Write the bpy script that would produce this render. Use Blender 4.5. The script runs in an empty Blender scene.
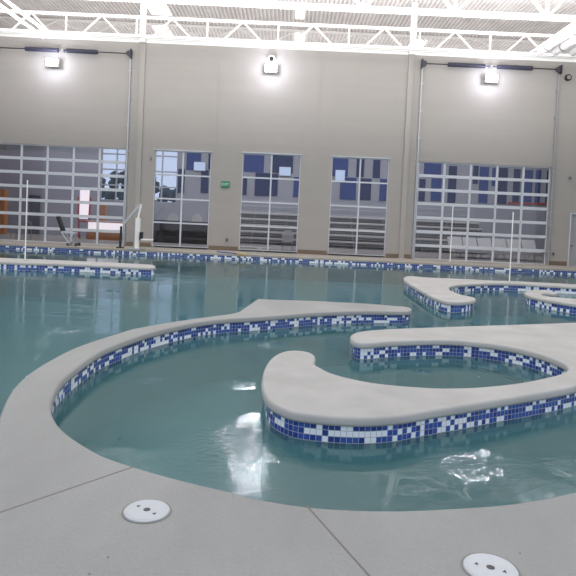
import bpy, bmesh, math, random
from mathutils import Vector, Matrix
random.seed(7)
C = bpy.context.scene.collection
S = bpy.context.scene

# ------------------------------------------------------------ camera
F = 600.0; PCX = 288.0; PCY = 238.5; CAMZ = 1.8
PITCH = math.atan((PCY - 219.5) / F); ROLL = math.radians(2.6)
cp, sp = math.cos(PITCH), math.sin(PITCH)
fw = Vector((0, cp, -sp)); r0 = Vector((1, 0, 0)); u0 = r0.cross(fw)
cr, sr = math.cos(ROLL), math.sin(ROLL)
rt = r0 * cr + u0 * sr; up = u0 * cr - r0 * sr
cam = bpy.data.objects.new('camera', bpy.data.cameras.new('camera'))
C.objects.link(cam); S.camera = cam
cam.data.sensor_width = 36; cam.data.lens = 36 * F / 576
cam.data.shift_y = -(288 - PCY) / 576
cam.data.clip_end = 400
M4 = Matrix((rt, up, -fw)).transposed().to_4x4(); M4.translation = (0, 0, CAMZ)
cam.matrix_world = M4

# ------------------------------------------------------------ world, light, exposure
w = bpy.data.worlds.new('sky'); S.world = w; w.use_nodes = True
wn = w.node_tree
wn.nodes['Background'].inputs[0].default_value = (0.80, 0.88, 1.0, 1)
wn.nodes['Background'].inputs[1].default_value = 1.7
S.view_settings.view_transform = 'Standard'; S.view_settings.look = 'None'
S.view_settings.gamma = 1; S.view_settings.use_curve_mapping = False
S.view_settings.exposure = -0.42
def area(name, loc, target, sx, sy, power, col):
    l = bpy.data.lights.new(name, 'AREA'); l.shape = 'RECTANGLE'; l.size = sx; l.size_y = sy
    l.energy = power; l.color = col
    o = bpy.data.objects.new(name, l); C.objects.link(o); o.location = loc
    o.rotation_euler = (Vector(target) - Vector(loc)).to_track_quat('-Z', 'Y').to_euler()
    return o
area('ceiling_fill', (0, 11.5, 5.0), (0, 11.51, 12), 30, 22, 6300, (1.0, 0.975, 0.95))  # unseen fill light hung in mid-air, added to brighten the ceiling
area('far_room_ceiling_fill', (0, 34.5, 8.2), (0, 34.51, 12), 32, 6, 1100, (1.0, 0.97, 0.94))  # added fill under the far room's roof, no fitting there
area('far_room_fill', (0, 33.0, 8.1), (0, 35.5, 0), 32, 6, 1500, (0.95, 0.97, 1.0))  # added fill that lifts the otherwise dark far room
area('wall_top_fill', (0, 24.3, 9.4), (0, 24.31, 12), 34, 2.0, 2300, (1.0, 0.96, 0.90))  # added fill strip, brightens the wall top and the roof near it
for lx, ly in ((-8, 6), (8, 6), (-8, 15), (8, 15)):
    area('hall_fill', (lx, ly, 11.2), (lx, ly, 0), 1.2, 1.2, 250, (1.0, 0.96, 0.9))  # unseen overhead fill lights, added to light the hall

# ------------------------------------------------------------ pixel -> place helpers (rays of the survey photograph)
def ray(px, py):
    return (fw * F + rt * (px - PCX) - up * (py - PCY)).normalized()
def ground(px, py, z=0.0):
    d = ray(px, py); t = (z - CAMZ) / d.z
    return Vector((d.x * t, d.y * t, z))
def depth(px, py, Y):
    d = ray(px, py); t = Y / d.y
    return Vector((d.x * t, Y, CAMZ + d.z * t))

# ------------------------------------------------------------ materials
def mat(name, col, rough=0.6, metal=0.0, noise=0.0, nscale=5.0, bump=0.0, bscale=60.0, emit=None, es=0.0, spec=0.5, stretch=None):
    m = bpy.data.materials.new(name); m.use_nodes = True; t = m.node_tree; b = t.nodes['Principled BSDF']
    b.inputs['Base Color'].default_value = (*col, 1); b.inputs['Roughness'].default_value = rough
    b.inputs['Metallic'].default_value = metal; b.inputs['Specular IOR Level'].default_value = spec
    if emit:
        b.inputs['Emission Color'].default_value = (*emit, 1); b.inputs['Emission Strength'].default_value = es
    tc = t.nodes.new('ShaderNodeTexCoord'); src = tc.outputs['Object']
    if stretch:
        mp = t.nodes.new('ShaderNodeMapping'); mp.inputs['Scale'].default_value = stretch
        t.links.new(src, mp.inputs[0]); src = mp.outputs[0]
    if noise > 0:
        n = t.nodes.new('ShaderNodeTexNoise'); n.inputs['Scale'].default_value = nscale; n.inputs['Detail'].default_value = 6
        t.links.new(src, n.inputs['Vector'])
        r = t.nodes.new('ShaderNodeMapRange'); r.inputs[1].default_value = .3; r.inputs[2].default_value = .7
        r.inputs[3].default_value = 1 - noise; r.inputs[4].default_value = 1 + noise
        t.links.new(n.outputs[0], r.inputs[0])
        mx = t.nodes.new('ShaderNodeVectorMath'); mx.operation = 'SCALE'; mx.inputs[0].default_value = col
        t.links.new(r.outputs[0], mx.inputs['Scale']); t.links.new(mx.outputs[0], b.inputs['Base Color'])
    if bump > 0:
        n2 = t.nodes.new('ShaderNodeTexNoise'); n2.inputs['Scale'].default_value = bscale; n2.inputs['Detail'].default_value = 4
        t.links.new(src, n2.inputs['Vector'])
        bp = t.nodes.new('ShaderNodeBump'); bp.inputs['Strength'].default_value = bump; bp.inputs['Distance'].default_value = .01
        t.links.new(n2.outputs[0], bp.inputs['Height']); t.links.new(bp.outputs[0], b.inputs['Normal'])
    return m

DECK = mat('broom_finished_concrete', (.30, .305, .302), .8, noise=.10, nscale=1.3, bump=.9, bscale=70, stretch=(1, .5, 1))
COPE = mat('cast_concrete_coping', (.385, .383, .375), .7, noise=.10, nscale=2.2, bump=.15, bscale=70)
FARDECK = mat('far_deck_concrete', (.34, .315, .28), .8, noise=.08, nscale=1.0)
WALL = mat('cream_wall_panel', (.34, .32, .30), .55, noise=.02, nscale=.6, stretch=(.2, .2, 6))
COL = mat('cream_column_paint', (.355, .335, .312), .55)
WHITE = mat('white_painted_steel', (.86, .85, .83), .45)
ROOF = mat('galvanised_roof_deck', (.66, .63, .63), .55, noise=.10, nscale=1.0)
ALU = mat('white_aluminium_frame', (.54, .57, .62), .4)
GALV = mat('galvanised_steel', (.45, .46, .48), .35, .8)
DKSTEEL = mat('dark_steel', (.06, .06, .08), .4, .6)
SPRING = mat('dark_spring_steel', (.035, .035, .06), .6, .1)
BROWN = mat('brown_vinyl_base', (.16, .12, .085), .6)
PLASTER = mat('teal_pool_plaster', (.24, .46, .49), .8, noise=.05, nscale=1.2)
PLASTIC = mat('white_plastic', (.47, .50, .54), .4, noise=.04, nscale=14)
BLACK = mat('black_plastic', (.012, .012, .013), .4)
GREY = mat('grey_plastic', (.25, .25, .25), .5)
GREEN = mat('green_sign_face', (.02, .22, .10), .5)
SIGNW = mat('sign_lettering', (.7, .85, .75), .5)
RED = mat('red_paint', (.5, .05, .04), .5)
ORANGE = mat('orange_timber', (.55, .22, .08), .6, noise=.1, nscale=6)
YELLOW = mat('yellow_plastic', (.6, .42, .04), .5)
BLUEP = mat('blue_plastic', (.03, .08, .35), .5)
FWALL = mat('far_grey_wall', (.40, .41, .44), .7, noise=.03, nscale=1)
ACB1 = mat('navy_acoustic_panel', (.018, .03, .11), .9)
ACB2 = mat('royal_blue_acoustic_panel', (.03, .06, .24), .9)
BENCHM = mat('bleacher_bench_aluminium', (.66, .63, .57), .5)
DARKF = mat('dark_floor_under_bleachers', (.06, .055, .05), .8)
TREE = mat('dark_tree_foliage', (.02, .05, .06), .9, noise=.4, nscale=3)
BARK = mat('bark', (.05, .04, .03), .9)
SKYL = mat('translucent_skylight', (.8, .8, .8), .4, emit=(1, .98, .95), es=2.4)
LAMPE = mat('flood_lamp_lens', (1, 1, 1), .3, emit=(.93, .92, 1.0), es=170)
WEDGE = mat('chaise_white_vinyl', (.68, .66, .62), .6)
JOINT = mat('joint_sealant', (.17, .16, .15), .9)
LINE = mat('dark_step_tile', (.015, .02, .05), .4)
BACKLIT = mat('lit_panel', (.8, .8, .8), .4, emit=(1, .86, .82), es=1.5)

def glass_mat(name, tint, gl):
    m = bpy.data.materials.new(name); m.use_nodes = True; t = m.node_tree; t.nodes.clear()
    o = t.nodes.new('ShaderNodeOutputMaterial'); mx = t.nodes.new('ShaderNodeMixShader')
    tr = t.nodes.new('ShaderNodeBsdfTransparent'); tr.inputs[0].default_value = (*tint, 1)
    g = t.nodes.new('ShaderNodeBsdfGlossy'); g.inputs['Roughness'].default_value = .02
    lw = t.nodes.new('ShaderNodeFresnel'); lw.inputs[0].default_value = gl
    t.links.new(lw.outputs[0], mx.inputs[0]); t.links.new(tr.outputs[0], mx.inputs[1]); t.links.new(g.outputs[0], mx.inputs[2])
    t.links.new(mx.outputs[0], o.inputs[0]); return m
GLASS = glass_mat('tinted_window_glass', (.78, .79, .84), 1.4)

JETS = ((273, 345, .35), (150, 380, .30), (67, 330, .55), (240, 384, .28), (424, 373, .2), (250, 440, .75), (470, 463, .5), (580, 466, .35))
def water_mat():
    m = bpy.data.materials.new('teal_pool_water'); m.use_nodes = True; t = m.node_tree; t.nodes.clear()
    N = t.nodes.new; L = t.links.new
    o = N('ShaderNodeOutputMaterial'); tc = N('ShaderNodeTexCoord')
    mp = N('ShaderNodeMapping'); mp.inputs['Scale'].default_value = (1, 1.3, 1); L(tc.outputs['Object'], mp.inputs[0])
    n1 = N('ShaderNodeTexNoise'); n1.inputs['Scale'].default_value = 1.3; n1.inputs['Detail'].default_value = 2; L(mp.outputs[0], n1.inputs['Vector'])
    n2 = N('ShaderNodeTexNoise'); n2.inputs['Scale'].default_value = 26; n2.inputs['Detail'].default_value = 3; n2.inputs['Distortion'].default_value = .6; L(mp.outputs[0], n2.inputs['Vector'])
    # broad patches decide where the fine ripples are strong
    n3 = N('ShaderNodeTexNoise'); n3.inputs['Scale'].default_value = .45; L(tc.outputs['Object'], n3.inputs['Vector'])
    r3 = N('ShaderNodeMapRange'); r3.inputs[1].default_value = .42; r3.inputs[2].default_value = .7; r3.inputs[3].default_value = .06; r3.inputs[4].default_value = 1.0
    L(n3.outputs[0], r3.inputs[0])
    mul = N('ShaderNodeMath'); mul.operation = 'MULTIPLY'; L(n2.outputs[0], mul.inputs[0]); L(r3.outputs[0], mul.inputs[1])
    b1 = N('ShaderNodeBump'); b1.inputs['Strength'].default_value = 1; b1.inputs['Distance'].default_value = .006; L(n1.outputs[0], b1.inputs['Height'])
    b2 = N('ShaderNodeBump'); b2.inputs['Strength'].default_value = 1; b2.inputs['Distance'].default_value = .0026; L(mul.outputs[0], b2.inputs['Height']); L(b1.outputs[0], b2.inputs['Normal'])
    # choppy patches above the return jets
    n5 = N('ShaderNodeTexNoise'); n5.inputs['Scale'].default_value = 20; n5.inputs['Detail'].default_value = 3; L(tc.outputs['Object'], n5.inputs['Vector'])
    acc = None
    for (qx, qy, qr) in JETS:
        c = ground(qx, qy, 0); dd = N('ShaderNodeVectorMath'); dd.operation = 'DISTANCE'; dd.inputs[1].default_value = c
        L(tc.outputs['Object'], dd.inputs[0]); mr = N('ShaderNodeMapRange'); mr.interpolation_type = 'SMOOTHSTEP'
        mr.inputs[1].default_value = 0; mr.inputs[2].default_value = qr; mr.inputs[3].default_value = 1; mr.inputs[4].default_value = 0
        L(dd.outputs['Value'], mr.inputs[0])
        if acc is None: acc = mr.outputs[0]
        else:
            ad = N('ShaderNodeMath'); L(acc, ad.inputs[0]); L(mr.outputs[0], ad.inputs[1]); acc = ad.outputs[0]
    m5 = N('ShaderNodeMath'); m5.operation = 'MULTIPLY'; L(acc, m5.inputs[0]); L(n5.outputs[0], m5.inputs[1])
    b3 = N('ShaderNodeBump'); b3.inputs['Distance'].default_value = .014; L(m5.outputs[0], b3.inputs['Height']); L(b2.outputs[0], b3.inputs['Normal']); b2 = b3
    fr = N('ShaderNodeFresnel'); fr.inputs[0].default_value = 1.42; L(b2.outputs[0], fr.inputs['Normal'])
    gl = N('ShaderNodeBsdfGlossy'); gl.inputs['Roughness'].default_value = .006; L(b2.outputs[0], gl.inputs['Normal'])
    tr = N('ShaderNodeBsdfTransparent'); tr.inputs[0].default_value = (.66, .90, .93, 1)
    df = N('ShaderNodeBsdfDiffuse'); df.inputs[0].default_value = (.068, .185, .205, 1)
    body = N('ShaderNodeMixShader'); body.inputs[0].default_value = .52; L(tr.outputs[0], body.inputs[1]); L(df.outputs[0], body.inputs[2])
    mx = N('ShaderNodeMixShader'); L(fr.outputs[0], mx.inputs[0]); L(body.outputs[0], mx.inputs[1]); L(gl.outputs[0], mx.inputs[2])
    L(mx.outputs[0], o.inputs[0]); return m
WATER = water_mat()

def tile_mat(size=.05):
    m = bpy.data.materials.new('blue_white_mosaic_tile'); m.use_nodes = True; t = m.node_tree; b = t.nodes['Principled BSDF']
    N = t.nodes.new; L = t.links.new
    uv = N('ShaderNodeTexCoord'); sc = N('ShaderNodeVectorMath'); sc.operation = 'SCALE'; sc.inputs['Scale'].default_value = 1 / size
    L(uv.outputs['UV'], sc.inputs[0])
    fl = N('ShaderNodeVectorMath'); fl.operation = 'FLOOR'; L(sc.outputs[0], fl.inputs[0])
    wn_ = N('ShaderNodeTexWhiteNoise'); wn_.noise_dimensions = '2D'; L(fl.outputs[0], wn_.inputs['Vector'])
    # pairs of tiles, so that short runs of blue come out as in the mosaic
    mp = N('ShaderNodeVectorMath'); mp.operation = 'MULTIPLY'; mp.inputs[1].default_value = (.5, 1, 1); L(fl.outputs[0], mp.inputs[0])
    fl2 = N('ShaderNodeVectorMath'); fl2.operation = 'FLOOR'; L(mp.outputs[0], fl2.inputs[0])
    ad = N('ShaderNodeVectorMath'); ad.operation = 'ADD'; ad.inputs[1].default_value = (17.3, 5.1, 0); L(fl2.outputs[0], ad.inputs[0])
    wn2 = N('ShaderNodeTexWhiteNoise'); wn2.noise_dimensions = '2D'; L(ad.outputs[0], wn2.inputs['Vector'])
    av = N('ShaderNodeMath'); av.operation = 'MULTIPLY_ADD'; av.inputs[1].default_value = .45; L(wn_.outputs['Value'], av.inputs[0])
    s2 = N('ShaderNodeMath'); s2.operation = 'MULTIPLY'; s2.inputs[1].default_value = .55; L(wn2.outputs['Value'], s2.inputs[0]); L(s2.outputs[0], av.inputs[2])
    rp = N('ShaderNodeValToRGB'); e = rp.color_ramp; e.interpolation = 'CONSTANT'
    e.elements[0].color = (.018, .042, .23, 1); e.elements[1].position = .60; e.elements[1].color = (.80, .84, .90, 1)
    k = e.elements.new(.36); k.color = (.03, .08, .34, 1)
    L(av.outputs[0], rp.inputs[0])
    fc = N('ShaderNodeVectorMath'); fc.operation = 'FRACTION'; L(sc.outputs[0], fc.inputs[0])
    sep = N('ShaderNodeSeparateXYZ'); L(fc.outputs[0], sep.inputs[0])
    mn = N('ShaderNodeMath'); mn.operation = 'MINIMUM'; L(sep.outputs[0], mn.inputs[0]); L(sep.outputs[1], mn.inputs[1])
    lt = N('ShaderNodeMath'); lt.operation = 'LESS_THAN'; lt.inputs[1].default_value = .09; L(mn.outputs[0], lt.inputs[0])
    mx = N('ShaderNodeMix'); mx.data_type = 'RGBA'; L(lt.outputs[0], mx.inputs[0]); L(rp.outputs[0], mx.inputs[6]); mx.inputs[7].default_value = (.40, .42, .45, 1)
    L(mx.outputs[2], b.inputs['Base Color']); b.inputs['Roughness'].default_value = .18
    return m
TILE = tile_mat(.05); TILE2 = tile_mat(.075)

# ------------------------------------------------------------ mesh helpers
def box(bm, x0, y0, z0, x1, y1, z1):
    v = [bm.verts.new(p) for p in ((x0,y0,z0),(x1,y0,z0),(x1,y1,z0),(x0,y1,z0),(x0,y0,z1),(x1,y0,z1),(x1,y1,z1),(x0,y1,z1))]
    for f in ((3,2,1,0),(4,5,6,7),(0,1,5,4),(1,2,6,5),(2,3,7,6),(3,0,4,7)): bm.faces.new([v[i] for i in f])
def tube(bm, pts, r, n=8, caps=True):
    pts = [Vector(p) for p in pts]; rings = []
    rr = r if isinstance(r, (list, tuple)) else [r] * len(pts)
    for i, p in enumerate(pts):
        d = (pts[min(i+1, len(pts)-1)] - pts[max(i-1, 0)]).normalized()
        a = Vector((0, 0, 1)) if abs(d.z) < .9 else Vector((1, 0, 0))
        e1 = d.cross(a).normalized(); e2 = d.cross(e1)
        rings.append([bm.verts.new(p + (e1 * math.cos(2*math.pi*k/n) + e2 * math.sin(2*math.pi*k/n)) * rr[i]) for k in range(n)])
    for i in range(len(pts)-1):
        for k in range(n): bm.faces.new((rings[i][k], rings[i][(k+1) % n], rings[i+1][(k+1) % n], rings[i+1][k]))
    if caps: bm.faces.new(rings[0][::-1]); bm.faces.new(rings[-1])
def bar(bm, a, b, wx, wy):   # square bar between two points
    a, b = Vector(a), Vector(b); d = (b - a).normalized()
    q = Vector((0, 1, 0)) if abs(d.y) < .9 else Vector((0, 0, 1))
    e1 = d.cross(q).normalized() * wx / 2; e2 = q * wy / 2
    va = [bm.verts.new(a + s * e1 + t * e2) for s, t in ((-1,-1),(1,-1),(1,1),(-1,1))]
    vb = [bm.verts.new(b + s * e1 + t * e2) for s, t in ((-1,-1),(1,-1),(1,1),(-1,1))]
    for k in range(4): bm.faces.new((va[k], va[(k+1) % 4], vb[(k+1) % 4], vb[k]))
    bm.faces.new(va[::-1]); bm.faces.new(vb)
def disc(bm, c, r, h, n=40, axis='z', bev=0.0):
    prof = [(r, 0), (r, h - bev), (r - bev, h)] if bev else [(r, 0), (r, h)]
    rings = []
    for rr, hh in prof:
        ring = []
        for k in range(n):
            a = 2 * math.pi * k / n; x, y = rr * math.cos(a), rr * math.sin(a)
            ring.append(bm.verts.new(Vector(c) + (Vector((x, y, hh)) if axis == 'z' else Vector((x, -hh, y)))))
        rings.append(ring)
    for i in range(len(rings)-1):
        for k in range(n): bm.faces.new((rings[i][k], rings[i][(k+1) % n], rings[i+1][(k+1) % n], rings[i+1][k]))
    bm.faces.new(rings[0][::-1]); bm.faces.new(rings[-1])
def obj(name, bm, m, parent=None, smooth=False, origin=None):
    bmesh.ops.recalc_face_normals(bm, faces=bm.faces[:])
    if origin is not None: bmesh.ops.translate(bm, verts=bm.verts[:], vec=-Vector(origin))
    me = bpy.data.meshes.new(name); bm.to_mesh(me); bm.free(); me.materials.append(m)
    if smooth:
        for p in me.polygons: p.use_smooth = True
    o = bpy.data.objects.new(name, me); C.objects.link(o)
    if origin is not None: o.location = origin
    if parent: o.parent = parent
    return o
def tag(o, label, cat, group=None, kind=None):
    o['label'] = label; o['category'] = cat
    if group: o['group'] = group
    if kind: o['kind'] = kind
    return o
def empty(name, loc, label, cat, group=None, rz=0):
    o = bpy.data.objects.new(name, None); C.objects.link(o); o.location = loc; o.rotation_euler[2] = rz
    return tag(o, label, cat, group)
def struct(name, bm, m, parent=None):
    o = obj(name, bm, m, parent)
    if parent is None: o['kind'] = 'structure'
    return o
def B(fn, *a, **k):
    bm = bmesh.new(); fn(bm, *a, **k); return bm

def smooth_px(pts, closed=True, k=5, sharp=()):
    n = len(pts); out = []
    P = [Vector(p) for p in pts]
    for i in range(n if closed else n - 1):
        p1, p2 = P[i], P[(i+1) % n]
        p0 = P[(i-1) % n] if (closed or i > 0) else p1; p3 = P[(i+2) % n] if (closed or i + 2 < n) else p2
        if i in sharp: p0 = p1
        if (i+1) % n in sharp: p3 = p2
        l = (p2 - p1).length
        m1 = (p2 - p0); m1 = m1 * (l / max((p1 - p0).length + l, 1e-6)) if p0 != p1 else (p2 - p1)
        m2 = (p3 - p1); m2 = m2 * (l / max((p3 - p2).length + l, 1e-6)) if p3 != p2 else (p2 - p1)
        for j in range(k):
            t = j / k; t2, t3 = t*t, t*t*t
            out.append(p1 * (2*t3 - 3*t2 + 1) + m1 * (t3 - 2*t2 + t) + p2 * (-2*t3 + 3*t2) + m2 * (t3 - t2))
    if not closed: out.append(P[-1])
    return out
DZ = .225; TZ = .15
def area2(P): return sum(P[i].x * P[(i+1) % len(P)].y - P[(i+1) % len(P)].x * P[i].y for i in range(len(P))) / 2
def resample(P, step):
    n = len(P); out = []; 
    for i in range(n):
        a, b = P[i], P[(i+1) % n]; l = (b - a).length
        c = max(1, round(l / step)) if l > step else 1
        for j in range(c): out.append(a.lerp(b, j / c))
    # drop points that crowd
    res = [out[0]]
    for p in out[1:]:
        if (p - res[-1]).length > .035: res.append(p)
    if (res[-1] - res[0]).length < .035: res.pop()
    return res
def inset(P, d):
    n = len(P); out = []
    for i in range(n):
        a = (P[i] - P[i-1]).normalized(); b = (P[(i+1) % n] - P[i]).normalized()
        na = Vector((-a.y, a.x)); nb = Vector((-b.y, b.x)); m = (na + nb)
        if m.length < 1e-3: m = na
        m.normalize(); out.append(P[i] + m * d)
    return out
def slab(P, prof, bottom=False):     # P ccw outline; prof = [(inset, z)...] from below to the flat top
    bm = bmesh.new(); rings = []
    for d, z in prof: rings.append([bm.verts.new((p.x, p.y, z)) for p in inset(P, d)])
    n = len(P)
    for r in range(len(rings)-1):
        for i in range(n):
            bm.faces.new((rings[r][i], rings[r][(i+1) % n], rings[r+1][(i+1) % n], rings[r+1][i])).smooth = True
    from mathutils.geometry import tessellate_polygon
    topv = [bm.verts.new(v.co) for v in rings[-1]]
    for tri in tessellate_polygon([[Vector((v.co.x, v.co.y, 0)) for v in topv]]): bm.faces.new([topv[i] for i in tri])
    return bm
COPING = [(.06, TZ), (.0, TZ), (-.004, TZ + .02), (0, .202), (.004, .213), (.011, .2205), (.020, .2245), (.024, DZ)]
def wall_band(P, z0, z1, d, uvflag=True, off=0.0):
    bm = bmesh.new(); uv = bm.loops.layers.uv.new('UVMap'); Q = inset(P, d); n = len(Q); s = off; u = []
    for i in range(n): u.append(s); s += (Q[(i+1) % n] - Q[i]).length
    u.append(s)
    lo = [bm.verts.new((p.x, p.y, z0)) for p in Q]; hi = [bm.verts.new((p.x, p.y, z1)) for p in Q]
    for i in range(n):
        j = (i+1) % n
        f = bm.faces.new((lo[i], lo[j], hi[j], hi[i]))
        for lp, (a, b) in zip(f.loops, ((u[i], z0), (u[i+1], z0), (u[i+1], z1), (u[i], z1))): lp[uv].uv = (a, b)
        f.smooth = False
    return bm
def raised(P2, names, label=None, cat=None, top_m=COPE, off=0.0, step=.12, tile=None):
    """concrete coping slab over a tiled wall standing in the water"""
    P = [p.to_2d() for p in P2]
    if area2(P) < 0: P = P[::-1]
    P = resample(P, step)
    c = sum(P, Vector((0, 0))) / len(P)
    if label:
        root = empty(names[0], (c.x, c.y, -1.2), label, cat)
    else: root = None
    def mv(bm):
        if root: bmesh.ops.translate(bm, verts=bm.verts[:], vec=(-c.x, -c.y, 1.2))
        return bm
    a = obj(names[1], mv(slab(P, COPING)), top_m, root)
    # mosaic band sits on the plaster wall, three rows above the water and one below
    b = obj(names[2], mv(wall_band(P, -.05, TZ, .03, off=off)), tile or TILE, root)
    c_ = obj(names[3], mv(wall_band(P, -1.2, -.05, .03)), PLASTER, root)
    if not root:
        for o in (b, c_): o.parent = a
        a['kind'] = 'structure'
        return a
    return root

# ------------------------------------------------------------ structure: pool
X0, X1 = -19.0, 19.0; WALLY = 28.0; FARP = 25.4
bm = bmesh.new(); box(bm, X0, -8, -1.35, X1, FARP + .3, -.75); struct('floor_pool', bm, PLASTER)
bm = bmesh.new()
vs = [bm.verts.new(p) for p in ((X0, -3, 0), (X1, -3, 0), (X1, FARP + .02, 0), (X0, FARP + .02, 0))]; bm.faces.new(vs)
wat = obj('pool_water', bm, WATER); tag(wat, 'still teal water filling the curving indoor leisure pool', 'water', kind='stuff')

inner = [(54,417.5),(51,407.5),(54,394),(62.5,380),(80,365),(100,351.5),(120,343),(144,334.5),(155,331.5),(180,325.5),(205,321),(230,318.5),(250,317.5),(279.5,315.4),(309,313),(338.5,311.6),(368,311),(397.5,311.3),(409,311),(412,309)]
outer = [(408,307),(397.5,306),(368,303.6),(338.5,302),(309,300.6),(279.5,299.8),(257.5,298.8),(239,311.5),(231,313.7),(217.5,315.4),(192.5,318.8),(167.5,322.5),(150,325.5),(130,329.5),(120,332.5),(100,338.8),(75,347.5),(50,360),(30,372.5),(15,386),(6,400),(0,415),(-5,432),(-16,455),(-50,490),(-130,520),(-300,540)]
front = [(820,425),(740,446),(650,472),(610,483),(576,491),(552,496),(521,501.5),(490,505),(458.5,507),(427,508.7),(396,509.7),(350,509),(300,505),(250,496.5),(220,488.5),(196,483),(165,475),(134,466),(102.5,455),(87,446.5),(71,436),(61,427.5)]
px = front + inner + outer
sm = smooth_px(px, closed=False, k=5, sharp=(len(front)+len(inner)+6, len(front)+len(inner)+7))
gp = [ground(p[0], p[1], DZ) for p in sm]
gp += [Vector((-12, 2.0, DZ)), Vector((-12, -4, DZ)), Vector((12, -4, DZ)), Vector((12, 5.0, DZ))]
deck = raised(gp, (None, 'floor_pool_deck', 'mosaic_tile_band', 'plaster_wall'), top_m=DECK, off=3.1)

def joint(a, b, wdt=.008):
    A, Bv = ground(*a, DZ), ground(*b, DZ)
    bm = bmesh.new(); bar(bm, A, Bv, wdt, .0)
    bm.free(); bm = bmesh.new(); d = (Bv - A).normalized(); n = Vector((-d.y, d.x, 0)) * wdt / 2
    v = [bm.verts.new(p + Vector((0, 0, z))) for z in (-.02, .0015) for p in (A + n, A - n, Bv - n, Bv + n)]
    for f in ((0,1,2,3),(7,6,5,4),(0,4,5,1),(1,5,6,2),(2,6,7,3),(3,7,4,0)): bm.faces.new([v[i] for i in f])
    obj('expansion_joint', bm, JOINT, deck)
joint((-60, 533), (133, 467), .010)
joint((306, 505), (372, 579), .010)

# central hooked island
isl = [(262,379),(263,390),(268,399.5),(279.5,406.8),(294,412),(315,415),(338.5,417),(368,417.8),(397.5,416),(420,412.5),(435.5,409.8),(465,405.4),(494.5,400.3),(524,395.6),(553.5,390.6),(576,386),(640,371),(700,352),(705,335),(670,321),(620,320.5),
 (576,322.4),(538.7,323.7),(494.5,325.2),(465,326.1),(435.5,327.2),(420,327.7),(382.7,329.3),(359,331.6),(350.8,335),(351,339),(356,342.3),(368,343),(390,341.3),(420,340.2),(442,340),(465,341),(494.5,344.3),(518,348.4),(538.7,353.7),(556.5,360),(566,365),(568,369),(562,373),(547.6,377),(524,381.8),(494.5,385.6),(465,387.6),(435.5,387.8),(410,386.3),(397.5,385.3),(374,382.7),(353,378.8),(332.6,373.3),(321,367.8),(314,363),(315.3,359),(314.5,355),(307.5,351.6),(294,350.2),(282.4,351.7),(272,357.3),(265,367)]
raised([ground(p[0], p[1], DZ) for p in smooth_px(isl, k=4)], ('pool_island', 'coping', 'mosaic_tile_band', 'plaster_wall'),
       'large hook-shaped concrete island in the middle of the near pool, curling round a small basin', 'pool island', off=1.2)
# submerged bench inside the basin
bench_px = [(352,345),(372,352),(385,357.5),(422,361.5),(463,366),(496,373),(522,381.5),(545,379),(565,373),(570,366),(558,356),(520,344),(465,336),(420,335),(360,337)]
Pb = [ground(p[0], p[1], -.12).to_2d() for p in smooth_px(bench_px[:7], closed=False, k=5)]
bkp = [ground(p[0], p[1], DZ).to_2d() for p in smooth_px([(556,377),(566,371),(568,367),(556.5,358),(538.7,352.5),(518,347.2),(494.5,343.3),(465,340),(435.5,339),(406,340),(368,342),(356,341.5)], closed=False, k=4)]
Pb = Pb + bkp
if area2(Pb) < 0: Pb = Pb[::-1]
bn = obj('floor_submerged_bench', slab(Pb, [(0, -1.2), (0, -.16), (.01, -.14)]), mat('pale_bench_plaster', (.5, .68, .66), .7)); bn['kind'] = 'structure'
ln = smooth_px(bench_px[:7], closed=False, k=5)
bm = bmesh.new(); tube(bm, [ground(p[0], p[1], -.12) for p in ln], .028, 6)
obj('step_edge_tile', bm, LINE, bn)

# right, farther island with a sweeping arm
ia = [(403.8,277.5),(404.5,280),(410,284),(418.6,289),(427,293.8),(436,298.2),(444.6,301),(455,302.2),(465.4,301.7),(473,300.5),(475.9,298.7),(472.4,297),(462,294.7),(453.3,291.6),(449,288.6),(450.7,286.2),(460,284.6),(476,283.5),(496,283),(520,283.6),(545,285),(576,286.9),(640,292),(720,300),(730,296),(650,288.5),(576,284.3),(549.7,282.8),(520,281.4),(490,280.3),(465.4,279),(430.7,277.5),(408,276)]
raised([ground(p[0], p[1], DZ) for p in smooth_px(ia, k=4)], ('pool_island', 'coping', 'mosaic_tile_band', 'plaster_wall'),
       'pale concrete island with a blunt near lobe and thin arm, beyond the large hooked island', 'pool island', off=7.7, tile=TILE2)
ib = [(524.3,292.6),(525.5,294.3),(530,296),(542,298.6),(557,301.3),(576,304),(640,311),(700,312),(640,302),(600,300),(576,298.6),(557,297.3),(549,296.3),(542,295),(541.5,293.7),(548,293.3),(555,293.8),(557.5,293),(554,291.5),(546,290.5),(535,289.7),(527,291)]
raised([ground(p[0], p[1], DZ) for p in smooth_px(ib, k=4)], ('pool_island', 'coping', 'mosaic_tile_band', 'plaster_wall'),
       'narrow crescent concrete island running out of the right edge, behind the large hooked island', 'pool island', off=4.4, tile=TILE2)
dv = [(-150,254.5),(-80,257.6),(0,261.7),(75,264.2),(149,267.7),(154,267.6),(155.5,266.6),(154,265.4),(149,264.5),(75,260.8),(0,257.6),(-80,253.6),(-150,250)]
raised([ground(p[0], p[1], DZ) for p in smooth_px(dv, k=4, sharp=(0, 12))], ('pool_divider', 'coping', 'mosaic_tile_band', 'plaster_wall'),
       'long straight tiled divider wall with white coping standing in water at left', 'pool wall', off=9.2, tile=TILE2)

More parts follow.
